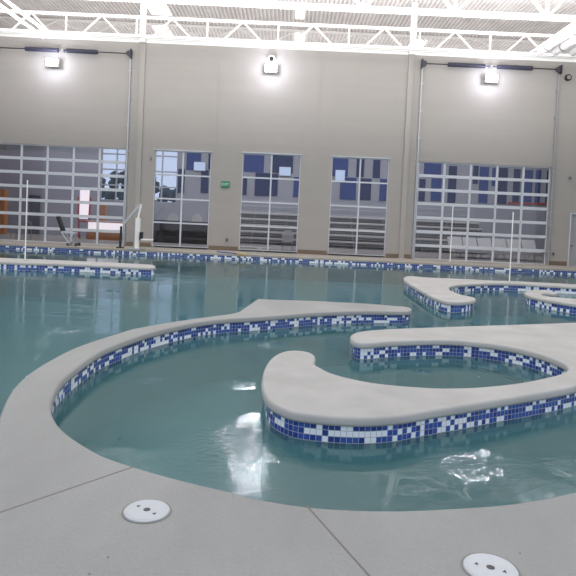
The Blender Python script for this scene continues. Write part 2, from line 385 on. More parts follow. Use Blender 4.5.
# far deck with its tiled edge
bm = bmesh.new(); box(bm, X0, FARP, -1.35, X1, 41, TZ); box(bm, X0, FARP - .03, TZ, X1, 41, DZ)
fd = struct('floor_far_deck', bm, FARDECK)
bm = bmesh.new(); uv = bm.loops.layers.uv.new('UVMap')
f = bm.faces.new([bm.verts.new(p) for p in ((X0, FARP - .01, -.1), (X1, FARP - .01, -.1), (X1, FARP - .01, TZ), (X0, FARP - .01, TZ))])
for lp, q in zip(f.loops, ((0, -.1), (X1 - X0, -.1), (X1 - X0, TZ), (0, TZ))): lp[uv].uv = q
obj('mosaic_tile_band', bm, TILE2, fd)

# ------------------------------------------------------------ structure: walls and roof
FLZ = DZ; ROOFZ = 12.0
def wx(px, py): return depth(px, py, WALLY).x
def wz(px, py): return depth(px, py, WALLY).z
D1 = (wx(124.5, 200) - 6.12, wx(124.5, 200), FLZ, wz(100, 147.5))
D2 = (wx(416, 210), wx(416, 210) + 6.18, FLZ, wz(480, 164))
W = []
for a, b, t, m_ in ((153.3, 209.5, 151.3, 200), (240.7, 298.8, 154, 204), (330, 387, 157.8, 206)):
    W.append((wx(a, m_), wx(b, m_ + 2), FLZ + .06, wz((a + b) / 2 + 2, t)))
D3 = (wx(569, 238), wx(569, 238) + 1.1, FLZ, wz(572, 213))
WTOP = wz(288, 46.3)
def openings_wall(bm, x0, x1, z0, z1, y0, y1, ops):
    xs = sorted({x0, x1, *[o[0] for o in ops], *[o[1] for o in ops]}); zs = sorted({z0, z1, *[o[2] for o in ops], *[o[3] for o in ops]})
    for i in range(len(xs)-1):
        run = None
        for j in range(len(zs)-1):
            cx, cz = (xs[i] + xs[i+1]) / 2, (zs[j] + zs[j+1]) / 2
            solid = not any(o[0] < cx < o[1] and o[2] < cz < o[3] for o in ops)
            if solid: run = (run[0], zs[j+1]) if run else (zs[j], zs[j+1])
            if run and (not solid or j == len(zs) - 2):
                box(bm, xs[i], y0, run[0], xs[i+1], y1, run[1]); run = None
bm = bmesh.new(); openings_wall(bm, X0, X1, FLZ, WTOP, WALLY, WALLY + .3, [D1, D2, D3] + W); wb = struct('wall_back', bm, WALL)
# siding seams: thin reveals standing off the panels
def seam(px, y0, y1):
    a = depth(px, y0, WALLY); b = depth(px, y1, WALLY); x = (a.x + b.x) / 2
    bm = bmesh.new(); box(bm, x - .012, WALLY - .012, b.z, x + .012, WALLY, a.z); obj('panel_seam', bm, COL, wb)
seam(320, 50, 155); seam(268 - 50, 44, 150)
for zz in (2.6, 5.0, 7.4):
    pass
bm = bmesh.new(); box(bm, X0, WALLY - .10, WTOP, X1, WALLY + .35, WTOP + .10); box(bm, X0, WALLY - .03, WTOP - .14, X1, WALLY, WTOP)
struct('trim_1', bm, WHITE)
for sx, nm in ((X0, 'wall_left'), (X1, 'wall_right')):
    bm = bmesh.new(); box(bm, sx - (.3 if sx < 0 else 0), 10, -1.35, sx + (.3 if sx > 0 else 0), 41, ROOFZ); struct(nm, bm, WALL)
# brown base between openings
def base(xa, xb, h=.2):
    global _nb; _nb += 1
    bm = bmesh.new(); box(bm, xa, WALLY - .03, FLZ, xb, WALLY, FLZ + h); struct('baseboard_back_%d' % _nb, bm, BROWN)
_nb = 0
base(D1[1] + .15, W[0][0] - .05); base(W[0][1] + .05, W[1][0] - .05); base(W[1][1] + .05, W[2][0] - .05); base(W[2][1] + .05, D2[0] - .15); base(D2[1] + .15, D3[0] - .05)
# recessed jambs beside the overhead doors (vertical pilaster lines)
def column(px, py):
    x = wx(px, py)
    bm = bmesh.new()
    box(bm, x - .12, WALLY - .07, FLZ, x + .12, WALLY - .055, WTOP - .16); box(bm, x - .12, WALLY - .027, FLZ, x + .12, WALLY - .012, WTOP - .16); box(bm, x - .10, WALLY - .06, FLZ, x + .10, WALLY - .02, WTOP - .16)
    return x, bm
ci = 0
for pxx in (139.5, 406.5):
    x, bm = column(pxx, 150); ci += 1
    o = struct('wall_back_column_%d' % ci, bm, COL)
    bm = bmesh.new(); box(bm, x - .2, WALLY - .12, FLZ, x + .2, WALLY - .012, FLZ + .02); obj('base_plate', bm, GALV, o)
    bm = bmesh.new(); box(bm, x - .13, WALLY - .26, WTOP - .16, x + .13, WALLY - .115, ROOFZ - .02); obj('upper_shaft', bm, WHITE, o)

# roof deck: trapezoid ribs running away from the viewer
bm = bmesh.new(); prof = []; x = X0 - .3
while x < X1 + .3:
    prof += [(x, 0), (x + .10, 0), (x + .13, .075), (x + .17, .075)]; x += .2
prof.append((x, 0))
va = [bm.verts.new((p[0], -7, ROOFZ + p[1])) for p in prof]; vb = [bm.verts.new((p[0], 41, ROOFZ + p[1])) for p in prof]
for i in range(len(prof)-1): bm.faces.new((va[i], va[i+1], vb[i+1], vb[i]))
struct('ceiling', bm, ROOF)

def rx(x_px, y_px, Y): return depth(x_px, y_px, Y).x
# light truss on the wall line
def truss(name, Y, zb, zt, xs_apex, half, verts_x, ch, web, label):
    root = empty(name, (0, Y, zb), label, 'truss')
    o = (0, Y, zb)
    bm = bmesh.new(); box(bm, X0 + .01, -ch/2, -ch/2, X1 - .01, ch/2, ch/2); obj('bottom_chord', bm, WHITE, root)
    bm = bmesh.new(); box(bm, X0 + .01, -ch/2, zt - zb - ch/2, X1 - .01, ch/2, zt - zb + ch/2); obj('top_chord', bm, WHITE, root)
    for xa in xs_apex:
        for s in (-1, 1):
            bm = bmesh.new(); bar(bm, (xa, 0, zt - zb), (xa + s * half, 0, 0), web, web); obj('web_member', bm, WHITE, root)
    for xv in verts_x:
        bm = bmesh.new(); box(bm, xv - web/2, -web/2, 0, xv + web/2, web/2, zt - zb); obj('web_member', bm, WHITE, root)
    return root
Yt = WALLY - .6
zt = depth(288, 24, Yt).z
sp1 = 70 * Yt / 600; x44 = rx(314, 24, Yt)
ap = [x44 + k * sp1 for k in range(-5, 5)]
truss('roof_joist', Yt, WTOP - .02, zt, ap, sp1 * .27, [a + sp1 / 2 for a in ap], .12, .07, 'light white web joist directly above the cream back wall')
Yg = 23.0; zb = depth(288, 5.5, Yg).z
sp2 = 91 * Yg / 600; xg = rx(547, 21, Yg)
ap = [xg + (k + .5) * sp2 for k in range(-6, 1)]
truss('roof_girder', Yg, zb, ROOFZ - .16, ap, sp2 / 2, [a - sp2 / 2 for a in ap], .20, .11, 'deep white roof girder crossing the very top, nearer than the wall joist')
for Yq, lb in ((17.5, 'white bar joist overhead in front of the deep girder'), (32.5, 'white bar joist over the room beyond the wall')):
    ap = [-16 + k * 3.2 for k in range(11)]
    truss('roof_joist', Yq, 11.1, ROOFZ - .08, ap, 1.6, [], .1, .06, lb)
# pipes and ducts running along the hall below the roof
def pipe(name, px, py, Y, r, y_end, m, label, cat, group=None, bands=False):
    p = depth(px, py, Y)
    bm = bmesh.new(); tube(bm, [(0, y_end - Y, 0), (0, 0, 0)], r, 16)
    o = obj(name, bm, m, None, True); o.location = (p.x, Y, p.z)
    for pl in o.data.polygons:
        if len(pl.vertices) > 4: pl.use_smooth = False
    tag(o, label, cat, group)
    if bands:
        y = -1.0
        while y > y_end - Y:
            bm = bmesh.new(); tube(bm, [(0, y, 0), (0, y - .12, 0)], r + .015, 16); obj('hanger_band', bm, GALV, o); y -= 3.0
    return o
pipe('conduit', 52, 36, 27.2, .07, 14, WHITE, 'white conduit running overhead at left, right-hand one of the two', 'pipe')
pipe('conduit', 43, 37, 27.2, .07, 14, WHITE, 'white conduit running overhead at left, left-hand one of the two', 'pipe')
pipe('conduit', 530, 53, 27.2, .045, 14, WHITE, 'thin white conduit overhead at upper right, left of the fat ducts', 'pipe')
pipe('round_duct', 538, 53, 27.6, .17, 14, WHITE, 'fat round white duct at upper right, left one of the three', 'duct', bands=True)
pipe('round_duct', 553, 53.5, 27.6, .17, 14, WHITE, 'fat round white duct at upper right, middle one of the three', 'duct', bands=True)
pipe('round_duct', 570, 54, 27.6, .17, 14, WHITE, 'fat round white duct at upper right, right one of the three', 'duct', bands=True)
# skylights in the roof deck
def sky(px, ya, yb, wd, i):
    def at(py):
        d = ray(px, py); t = (ROOFZ - .03 - CAMZ) / d.z; return d.x * t, d.y * t
    xa, Ya = at(ya); xb, Yb = at(yb)
    bm = bmesh.new(); box(bm, (xa+xb)/2 - wd/2, Yb, ROOFZ - .035, (xa+xb)/2 + wd/2, Ya, ROOFZ - .005); struct('window_skylight_%d' % i, bm, SKYL)
sky(300, 4, 19, .5, 1) if False else None
def sky2(px, py_near, py_far, wd, i):
    def at(py):
        d = ray(px, py); t = (ROOFZ - CAMZ) / d.z; return d.x * t, d.y * t
    xa, Ya = at(py_near); xb, Yb = at(py_far); x = (xa + xb) / 2
    bm = bmesh.new(); box(bm, x - wd/2, Ya, ROOFZ - .05, x + wd/2, Yb, ROOFZ - .004); struct('window_skylight_%d' % i, bm, SKYL)
sky2(300, 8, 18, .42, 1); sky2(300, 33, 40, .55, 2); sky2(158, 2, 14, 1.0, 3); sky2(163, 26, 36, .8, 4); sky2(418, 40, 46, .8, 5); sky2(248, -2, 2, 2.0, 6)

# ------------------------------------------------------------ overhead doors
def overhead_door(n, D, cols, rows, spr):
    x0, x1, z0, z1 = D; y = WALLY + .06; dw = x1 - x0; dh = z1 - z0
    bm = bmesh.new(); st = .10
    for c in range(cols + 1):
        x = x0 + .02 + (dw - .04) * c / cols; ww = st if 0 < c < cols else st * .7
        box(bm, x - ww/2 + (.03 if c == 0 else 0), y, z0, x + ww/2 - (.03 if c == cols else 0), y + .05, z1)
    for r in range(rows + 1):
        z = z0 + dh * r / rows; hh = .135 if 0 < r < rows else .09
        box(bm, x0 + .01, y - .006, max(z0 + .005, z - hh/2), x1 - .01, y + .056, min(z1, z + hh/2))
    o = struct('door_%d' % n, bm, ALU)
    bm = bmesh.new(); box(bm, x0 + .03, y + .02, z0 + .03, x1 - .03, y + .028, z1 - .03); obj('glass', bm, GLASS, o)
    # hinges along each joint
    bm = bmesh.new()
    for r in range(1, rows):
        for c in range(cols + 1):
            x = x0 + .04 + (dw - .08) * c / cols; z = z0 + dh * r / rows
            box(bm, x - .03, y - .02, z - .035, x + .03, y - .004, z + .035)
    obj('hinge', bm, GALV, o)
    ztop = spr[0]
    for s, xx in ((-1, x0), (1, x1)):
        bm = bmesh.new(); xa = xx + s * .07
        box(bm, xa - .03, WALLY - .10, z0 + .01, xa + .03, WALLY - .07, ztop - .1); box(bm, xa + s * .02, WALLY - .10, z0 + .01, xa + s * .035, WALLY - .01, ztop - .1)
        zz = z0 + .6
        while zz < ztop - .3:
            box(bm, xa - .08, WALLY - .075, zz, xa + .10, WALLY - .005, zz + .05); zz += 1.25
        obj('vertical_track', bm, GALV, o)
        bm = bmesh.new(); disc(bm, (xx + s * .02, WALLY - .12, ztop), .13, .12, 20, 'y'); box(bm, xx + s * .10 - .02, WALLY - .3, ztop - .22, xx + s * .10 + .02, WALLY - .004, ztop + .2)
        obj('cable_drum', bm, DKSTEEL, o)
    bm = bmesh.new(); tube(bm, [(x0 - .08, WALLY - .18, ztop), (x1 + .08, WALLY - .18, ztop)], .025, 10); obj('torsion_shaft', bm, DKSTEEL, o, True)
    for a, b in spr[1:]:
        bm = bmesh.new(); r = .105; pts = []; L = b - a; nr = int(L / .045)
        prof = []
        for k in range(nr * 2 + 1): prof.append((a + L * k / (nr * 2), r if k % 2 else r - .018))
        tube(bm, [(p[0], WALLY - .18, ztop) for p in prof], [p[1] for p in prof], 14); obj('torsion_spring', bm, SPRING, o, True)
        bm = bmesh.new()
    bm = bmesh.new(); m_ = (spr[1][1] + spr[2][0]) / 2; box(bm, m_ - .05, WALLY - .24, ztop - .06, m_ + .05, WALLY - .01, ztop + .06); obj('spring_bracket', bm, GALV, o)
    return o
zs1 = wz(63, 51.5); zs2 = wz(490, 67.5)
overhead_door(1, D1, 5, 7, (zs1, (wx(27, 49), wx(60, 50)), (wx(68, 50), wx(99, 51))))
overhead_door(2, D2, 5, 7, (zs2, (wx(447, 64), wx(484, 66)), (wx(496, 66), wx(531, 69))))
def window(n, D, cols, rows, Y=WALLY, fr=.07, gm=GLASS, th=.3):
    x0, x1, z0, z1 = D; bm = bmesh.new(); y = Y + .04
    for c in range(cols + 1):
        x = x0 + (x1 - x0) * c / cols; box(bm, max(x0, x - fr/2) , y, z0, min(x1, x + fr/2), y + .08, z1)
    for r in range(rows + 1):
        z = z0 + (z1 - z0) * r / rows; box(bm, x0, y - .004, max(z0, z - fr/2), x1, y + .084, min(z1, z + fr/2))
    bm2 = bmesh.new(); box(bm2, x0 + .01, y + .036, z0 + .01, x1 - .01, y + .044, z1 - .01)
    o = struct('window_%d' % n, bm, ALU); obj('glass', bm2, gm, o); return o
for i, w_ in enumerate(W):
    window(i + 1, w_, 2, 4)
    bm = bmesh.new(); box(bm, w_[0] - .03, WALLY - .05, w_[3], w_[1] + .05, WALLY + .02, w_[3] + .04); struct('trim_%d' % (i + 2), bm, ALU)
    bm = bmesh.new(); box(bm, w_[0], WALLY, FLZ, w_[1], WALLY + .3, FLZ + .06); struct('trim_%d' % (i + 5), bm, ALU)
# plain grey door at the right edge
bm = bmesh.new(); box(bm, D3[0] + .05, WALLY + .08, D3[2], D3[1] - .05, WALLY + .13, D3[3] - .05); d3 = struct('door_3', bm, mat('grey_door_paint', (.32, .33, .35), .5))
bm = bmesh.new(); box(bm, D3[0], WALLY - .02, D3[2], D3[0] + .05, WALLY + .14, D3[3]); box(bm, D3[1] - .05, WALLY - .02, D3[2], D3[1], WALLY + .14, D3[3]); box(bm, D3[0] + .05, WALLY - .02, D3[3] - .05, D3[1] - .05, WALLY + .14, D3[3])
obj('door_frame', bm, ALU, d3)
bm = bmesh.new(); box(bm, D3[0] + .10, WALLY + .03, 1.15, D3[0] + .22, WALLY + .08, 1.19); obj('door_handle', bm, DKSTEEL, d3)

# ------------------------------------------------------------ the room beyond the glass
FY = 40.0
def fz(px, py): return depth(px, py, FY).z
def fx(px, py): return depth(px, py, FY).x
E1 = (fx(101, 178), fx(177, 178), fz(150, 202), fz(150, 140))
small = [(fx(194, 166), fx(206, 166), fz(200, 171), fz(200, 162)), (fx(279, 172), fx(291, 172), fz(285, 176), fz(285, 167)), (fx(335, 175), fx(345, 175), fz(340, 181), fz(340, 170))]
bm = bmesh.new(); openings_wall(bm, X0, X1, FLZ, ROOFZ, FY, FY + .3, [E1]); struct('wall_far', bm, FWALL)
CLEAR = glass_mat('clear_glass', (.92, .94, .97), 1.3)
window(4, E1, 5, 4, FY, .09, CLEAR)
REFLGLOW = mat('pale_blue_reflection_glow', (.3, .35, .4), .4, emit=(.62, .78, 1.0), es=.95)
for i, s_ in enumerate(small):  # reflections in the glass, imitated by added glowing panels
    r_ = empty('reflection_panel', ((s_[0] + s_[1]) / 2, FY - .06, s_[2]), 'glowing panel imitating a glass reflection, on the far wall behind the %s tall window' % ('left', 'middle', 'right')[i], 'reflection panel')
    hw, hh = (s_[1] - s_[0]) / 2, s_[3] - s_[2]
    bm = bmesh.new(); box(bm, -hw, -.08, 0, hw, 0, hh); obj('reflection_backing', bm, GREY, r_)
    bm = bmesh.new(); box(bm, -hw + .02, -.085, .02, hw - .02, -.081, hh - .02); obj('reflection_glow', bm, REFLGLOW, r_)
# staggered acoustic panels
pan = None
def panel(x0, x1, z0, z1, m, row):
    bm = bmesh.new(); box(bm, 0, -.05, 0, x1 - x0, 0, z1 - z0); o = obj('acoustic_panel', bm, m); o.location = (x0, FY - .005, z0)
    c = 'royal blue' if m is ACB2 else 'navy'
    tag(o, '%s acoustic panel in the %s row on the grey wall behind the windows' % (c, row), 'panel', 'acoustic panels beyond the windows')
zbm = fz(350, 201); zmid = fz(350, 179); ztp = fz(350, 154)
PAN = [(178,184.6,169,193),(186.7,201,152.5,170,1),(201,208.5,170,193),(208.5,213,153,169.5),
 (218,228,154,171),(228,240,172,194,1),(243,247,177,195),(244,264,155,172,1),(255,270,173,196),(271,277.7,174,196),(272,293,155.6,173),(293.5,299,177,197,1),
 (304,318,157,175,1),(318,330,177,198),(332.5,348,158.5,176.5,1),(340,356,177.5,199.6,1),(356.5,364,159,177),(359.7,371,178.5,200),(373,380,160,178),(379.6,388,179,201,1),
 (393,404,180,202),(397,410,162,179,1),(424,441,163,177.5,1),(419,425,179,201),(431,441,178.5,201,1),(448,456,166,203),(473,478,166,184),(479,488,167,203,1),(492,497,168,186,1),(498,507,168,204),(513,519.5,169,204),(524,532,170,205,1),(535,540,170,205,1),(546,553,171,206)]
for q in PAN:
    cy = (q[2] + q[3]) / 2
    za, zb_ = fz((q[0] + q[1]) / 2, q[3]), fz((q[0] + q[1]) / 2, q[2])
    panel(fx(q[0], cy), fx(q[1], cy), za, zb_, ACB2 if len(q) > 4 else ACB1, 'upper' if q[2] < 165 or q[3] - q[2] > 30 else 'lower')
# bleachers
bl = empty('bleachers', (fx(345, 230), 38.6, FLZ), 'tiered aluminium bleachers seen through the middle windows and right overhead door', 'bleachers')
L0, L1 = fx(225, 230) - fx(345, 230), fx(470, 240) - fx(345, 230)
for k in range(5):
    bm = bmesh.new(); box(bm, L0, -2.9 + .62 * k, .34 + .38 * k, L1, -2.6 + .62 * k, .43 + .38 * k); obj('bench_seat', bm, BENCHM, bl)
    bm = bmesh.new(); box(bm, L0, -2.55 + .62 * k, .14 + .38 * k, L1, -2.2 + .62 * k, .17 + .38 * k); obj('footboard', bm, BENCHM, bl)
n = 9
for k in range(n):
    bm = bmesh.new()
    x = L0 + (L1 - L0) * k / (n - 1)
    bar(bm, (x, -2.7, .1), (x, .4, 2.0), .06, .06)
    for q in range(5): box(bm, x - .03, -2.78 + .62 * q, 0, x + .03, -2.72 + .62 * q, .36 + .38 * q)
    obj('support_frame', bm, GALV, bl)
bm = bmesh.new()
for zz in (2.0, 2.35, 2.7): tube(bm, [(L0, .35, zz), (L1, .35, zz)], .025, 6)
for k in range(n):
    x = L0 + (L1 - L0) * k / (n - 1); tube(bm, [(x, .35, 0), (x, .35, 2.7)], .025, 6)
obj('guard_rail', bm, GALV, bl)
for k in range(5):
    bm = bmesh.new(); box(bm, L0, -2.5 + .62 * k, .05 + .38 * k, L1, -2.48 + .62 * k, .30 + .38 * k); obj('riser', bm, GREY, bl)
# dark low counter wall behind window 1
bm = bmesh.new(); box(bm, -1.9, -.25, 0, 1.9, .25, 1.22); o = obj('low_wall', bm, mat('dark_brown_stone', (.05, .042, .035), .7, noise=.3, nscale=4)); o.location = (depth(181, 235, 33).x, 33, FLZ)
tag(o, 'dark brown low partition behind the left tall window', 'partition')
# beige chairs and table on the far side
def chair(px, py, Y, lab, zs=1.0):
    p = depth(px, py, Y)
    r = empty('patio_chair', (p.x, Y, FLZ), lab, 'chair'); r.scale = (1.15, 1, zs)
    bm = bmesh.new(); box(bm, -.25, -.25, .42, .25, .25, .47); obj('seat', bm, WEDGE, r)
    bm = bmesh.new()
    vs = []
    for k in range(13):
        a = math.pi * k / 12; vs.append((math.cos(a) * .27, .75 + .30 * math.sin(a)))
    pts = [(-.24, .47)] + [(-v[0], v[1]) for v in vs] + [(.24, .47)]
    a_ = [bm.verts.new((q[0], .22, q[1])) for q in pts]; b_ = [bm.verts.new((q[0], .26, q[1])) for q in pts]
    bm.faces.new(a_); bm.faces.new(b_[::-1])
    for k in range(len(pts)): bm.faces.new((a_[k], a_[(k+1) % len(pts)], b_[(k+1) % len(pts)], b_[k]))
    obj('backrest', bm, WEDGE, r)
    for sx in (-1, 1):
        for sy in (-1, 1):
            bm = bmesh.new(); tube(bm, [(sx * .22, sy * .22, 0), (sx * .21, sy * .21, .42)], .02, 6); obj('leg', bm, GALV, r)
for a in ((288, 232, 30.6, 'pale round-backed chair behind the second tall window'),
          (172, 225, 34.4, 'pale round-backed chair behind the dark partition, left', 1.6),
          (196, 225, 34.6, 'pale round-backed chair behind the dark partition, right', 1.6)): chair(*a)
# row of white loungers behind the right overhead door
for i, pxx in enumerate((458, 473, 488, 503, 518, 533)):
    p = depth(pxx, 240, 31.5)
    r = empty('sun_lounger', (p.x, 31.5, FLZ), 'white lounger behind the right overhead door, %s in the row' % ('leftmost', 'second from left', 'third from left', 'third from right', 'second from right', 'rightmost')[i], 'sun lounger', 'white loungers behind the right overhead door')
    bm = bmesh.new(); box(bm, -.36, -.9, .30, .36, .35, .46); obj('mattress', bm, WEDGE, r)
    bm = bmesh.new(); v = [(-.36, .35, .30), (.36, .35, .30), (.36, .85, .95), (-.36, .85, .95), (-.36, .24, .44), (.36, .24, .44), (.36, .72, 1.06), (-.36, .72, 1.06)]
    v = [bm.verts.new(q) for q in v]
    for f in ((3,2,1,0),(4,5,6,7),(0,1,5,4),(1,2,6,5),(2,3,7,6),(3,0,4,7)): bm.faces.new([v[i_] for i_ in f])
    obj('backrest', bm, WEDGE, r)
    for sx in (-1, 1):
        for sy in (-.85, .3):
            bm = bmesh.new(); tube(bm, [(sx * .25, sy, 0), (sx * .25, sy, .30)], .02, 6); obj('leg', bm, GALV, r)
# left room: pale partition wall, orange cabinet, red and white lit column
px0 = depth(-40, 200, 36).x; px1 = depth(99, 200, 36).x
bm = bmesh.new(); openings_wall(bm, px0, px1, FLZ, 5.2, 36, 36.2, [(depth(28, 210, 36).x, depth(40, 210, 36).x, FLZ, depth(34, 195, 36).z)]); struct('wall_inner', bm, mat('pale_lilac_wall', (.36, .35, .40), .7))
bm = bmesh.new(); box(bm, depth(28, 210, 36).x + .02, 36.1, FLZ, depth(40, 210, 36).x - .02, 36.15, depth(34, 195, 36).z - .02); struct('door_4', bm, mat('far_grey_door', (.16, .17, .20), .5))
p = depth(0, 215, 34.5)
r = empty('cabinet', (p.x, 34.5, FLZ), 'tall orange wood cabinet behind the left overhead door, at its far left', 'cabinet')
bm = bmesh.new(); box(bm, -.35, -.2, 0, .35, .2, 2.55); obj('body', bm, ORANGE, r)
for s in (-1, 1):
    bm = bmesh.new(); box(bm, min(0.01 * s, .34 * s), -.22, .08, max(.01 * s, .34 * s), -.2, 2.5); q = obj('door', bm, ORANGE, r)
    bm = bmesh.new(); box(bm, s * .05 - .01, -.25, 1.2, s * .05 + .01, -.22, 1.4); obj('handle', bm, GALV, q)
p = depth(84, 215, 33.5)
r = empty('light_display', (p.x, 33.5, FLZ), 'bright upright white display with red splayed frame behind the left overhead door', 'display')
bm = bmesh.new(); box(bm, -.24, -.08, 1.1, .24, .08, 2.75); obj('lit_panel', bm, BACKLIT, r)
for s in (-1, 1):
    bm = bmesh.new(); bar(bm, (s * .22, 0, .0), (s * .30, 0, 1.1), .09, .09); bar(bm, (s * .30, 0, 1.1), (s * .33, 0, 2.3), .09, .09); obj('red_leg', bm, RED, r)
bm = bmesh.new(); box(bm, -.3, -.1, .9, .3, .1, 1.0); obj('crossbar', bm, RED, r)
p = depth(107, 235, 33)
r = empty('reception_counter', (p.x, 33, FLZ), 'low counter with glowing white front behind the left overhead door, at its right', 'counter')
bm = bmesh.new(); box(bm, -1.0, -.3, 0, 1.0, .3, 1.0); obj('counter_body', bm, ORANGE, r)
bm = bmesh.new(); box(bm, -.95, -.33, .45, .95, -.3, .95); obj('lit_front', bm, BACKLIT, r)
bm = bmesh.new(); box(bm, -1.05, -.35, 1.0, 1.05, .35, 1.05); obj('counter_top', bm, WHITE, r)
bm = bmesh.new(); box(bm, -.5, -.15, 1.05, -.1, .15, 1.9); obj('orange_rack', bm, ORANGE, r)
# trees outside the far window
def tree(x, y, h, r_, lab):
    root = empty('tree', (x, y, -.2), lab, 'tree', 'trees outside the far window')
    bm = bmesh.new(); tube(bm, [(0, 0, 0), (.05, 0, h * .5)], [.2, .12], 8); obj('trunk', bm, BARK, root)
    bm = bmesh.new()
    for q in range(34):
        b2 = bmesh.ops.create_icosphere(bm, subdivisions=2, radius=r_ * random.uniform(.22, .38))
        a_, e_ = random.uniform(0, 6.283), random.uniform(0, 1)
        off = Vector((math.cos(a_) * r_ * .72 * (1 - .45 * e_), math.sin(a_) * r_ * .6, h * .30 + e_ * h * .62))
        for v in b2['verts']: v.co = v.co * random.uniform(.82, 1.15) + off
    obj('crown', bm, TREE, root)
tree(-10.8, 55, 4.9, 1.5, 'dark leafy tree outside the far window, rightmost of the row'); tree(-13.9, 58, 5.9, 1.6, 'dark leafy tree outside the far window, second from the right')
tree(-17.0, 60, 6.4, 1.6, 'tallest dark tree outside the far window, third from the right'); tree(-20.4, 62, 5.6, 1.7, 'dark leafy tree outside the far window, leftmost of the row')
bm = bmesh.new(); box(bm, -60, 41.5, -1.0, 60, 120, -.2); struct('ground_outside', bm, mat('asphalt', (.16, .16, .15), .9, noise=.2, nscale=.5))

# ------------------------------------------------------------ wall lamps and small fixtures
def flood(px, py, lab, camtop=False):
    p = depth(px, py, WALLY - .35)
    r = empty('flood_lamp', (p.x, WALLY - .005, p.z), lab, 'lamp')
    bm = bmesh.new(); box(bm, -.08, -.12, -.08, .08, 0, .10); obj('wall_bracket', bm, GREY, r)
    bm = bmesh.new(); box(bm, -.27, -.32, -.17, .27, -.12, .17); bmesh.ops.bevel(bm, geom=bm.edges[:], offset=.02, segments=2); obj('housing', bm, WHITE, r)
    bm = bmesh.new(); box(bm, -.255, -.345, -.155, .255, -.322, .155); obj('lamp_lens', bm, LAMPE, r)
    if camtop:
        bm = bmesh.new(); tube(bm, [(0, 0, .42), (0, -.3, .42)], .17, 20); obj('sensor_housing', bm, WHITE, r)
        bm = bmesh.new(); tube(bm, [(0, -.3, .42), (0, -.33, .42)], .11, 20); obj('dark_sensor_lens', bm, BLACK, r)
    l = bpy.data.lights.new('flood_light', 'AREA'); l.shape = 'RECTANGLE'; l.size = .5; l.size_y = .3; l.energy = FLOODW; l.color = (.92, .93, 1.0)
    lo = bpy.data.objects.new('flood_light', l); C.objects.link(lo); lo.parent = r; lo.location = (0, -.36, 0); lo.rotation_euler = (math.radians(-90), 0, 0)
    l2 = bpy.data.lights.new('flare_halo', 'POINT'); l2.energy = HALOP; l2.shadow_soft_size = .12; l2.color = (.82, .83, 1.0)  # extra point light added off the wall to imitate the lens-flare halo
    lo = bpy.data.objects.new('flare_halo', l2); C.objects.link(lo); lo.parent = r; lo.location = (0, -.8, 0)
FLOODW = 220; HALOP = 110
flood(51.5, 62, 'bright white flood lamp high on the wall over the left overhead door')
flood(271, 68, 'small bright flood lamp with round dark lens above it, over the tall windows', True)
flood(492, 78, 'bright white flood lamp high on the wall over the right overhead door')

# exit sign
p = depth(225.5, 184.5, WALLY)
r = empty('exit_sign', (p.x, WALLY, p.z), 'small green EXIT sign on the wall between two tall windows', 'sign')
bm = bmesh.new(); box(bm, -.20, -.06, -.15, .20, 0, .15); obj('sign_box', bm, GREEN, r)
cu = bpy.data.curves.new('exit_text', 'FONT'); cu.body = 'EXIT'; cu.size = .17; cu.extrude = .004; cu.align_x = 'CENTER'; cu.align_y = 'CENTER'
to = bpy.data.objects.new('tmp', cu); C.objects.link(to); dg = bpy.context.evaluated_depsgraph_get()
me = bpy.data.meshes.new_from_object(to.evaluated_get(dg)); bpy.data.objects.remove(to)
lt = bpy.data.objects.new('lettering', me); me.materials.clear(); me.materials.append(SIGNW); C.objects.link(lt); lt.parent = r
lt.location = (0, -.065, 0); lt.rotation_euler = (math.radians(90), 0, 0)
# outlets, switch, speaker
def plate(name, px, py, w_, h_, m, lab, cat, dm=None):
    p = depth(px, py, WALLY); r = empty(name, (p.x, WALLY, p.z), lab, cat)
    bm = bmesh.new(); box(bm, -w_/2, -.03, -h_/2, w_/2, 0, h_/2); obj('cover_plate', bm, m, r)
    bm = bmesh.new(); box(bm, -w_/5, -.045, -h_/4, w_/5, -.03, h_/4); obj('socket_face', bm, dm or BLACK, r)
plate('wall_outlet', 227, 240, .16, .22, GREY, 'grey outlet low on the wall right of the left tall window', 'outlet')
plate('wall_outlet', 553, 254, .16, .22, GREY, 'grey outlet low on the wall right of the right overhead door', 'outlet')
plate('wall_switch', 151, 159, .10, .2, GREY, 'small grey control box beside the top of the left tall window', 'switch')
plate('wall_switch', 570, 178, .12, .14, GREY, 'small dark sensor on the wall above the grey door', 'sensor')
p = depth(567.5, 78, WALLY)
r = empty('wall_speaker', (p.x, WALLY, p.z), 'round black speaker high on the wall at the right edge', 'speaker')
bm = bmesh.new(); disc(bm, (0, 0, 0), .15, .14, 24, 'y', .02); obj('speaker_housing', bm, BLACK, r)
bm = bmesh.new(); disc(bm, (0, -.14, 0), .09, .015, 24, 'y'); obj('grille', bm, GREY, r)
# conduit drop on wall above right door's left track and small hooks
# ------------------------------------------------------------ poles
def pole(px, base_py, top_py, top_px, z, lab, r_=.017):
    b = ground(px, base_py, z); Y = b.y; t = depth(top_px, top_py, Y)
    r = empty('slim_pole', b, lab, 'pole')
    bm = bmesh.new(); tube(bm, [(0, 0, 0), (0, 0, t.z - z)], r_, 10); obj('shaft', bm, WHITE, r, False)
    bm = bmesh.new(); disc(bm, (0, 0, 0), r_ * 2.2, .02, 16); obj('foot_flange', bm, GALV, r)
pole(25, 260.2, 180, 26, DZ, 'slim white pole standing on the tiled divider at far left')
pole(509.3, 282.4, 212, 512, DZ, 'slim white pole standing on the thin arm of the farther right island')
pole(450, 262.3, 206, 453, DZ, 'slim pale pole standing on the far deck before the right overhead door', .022)

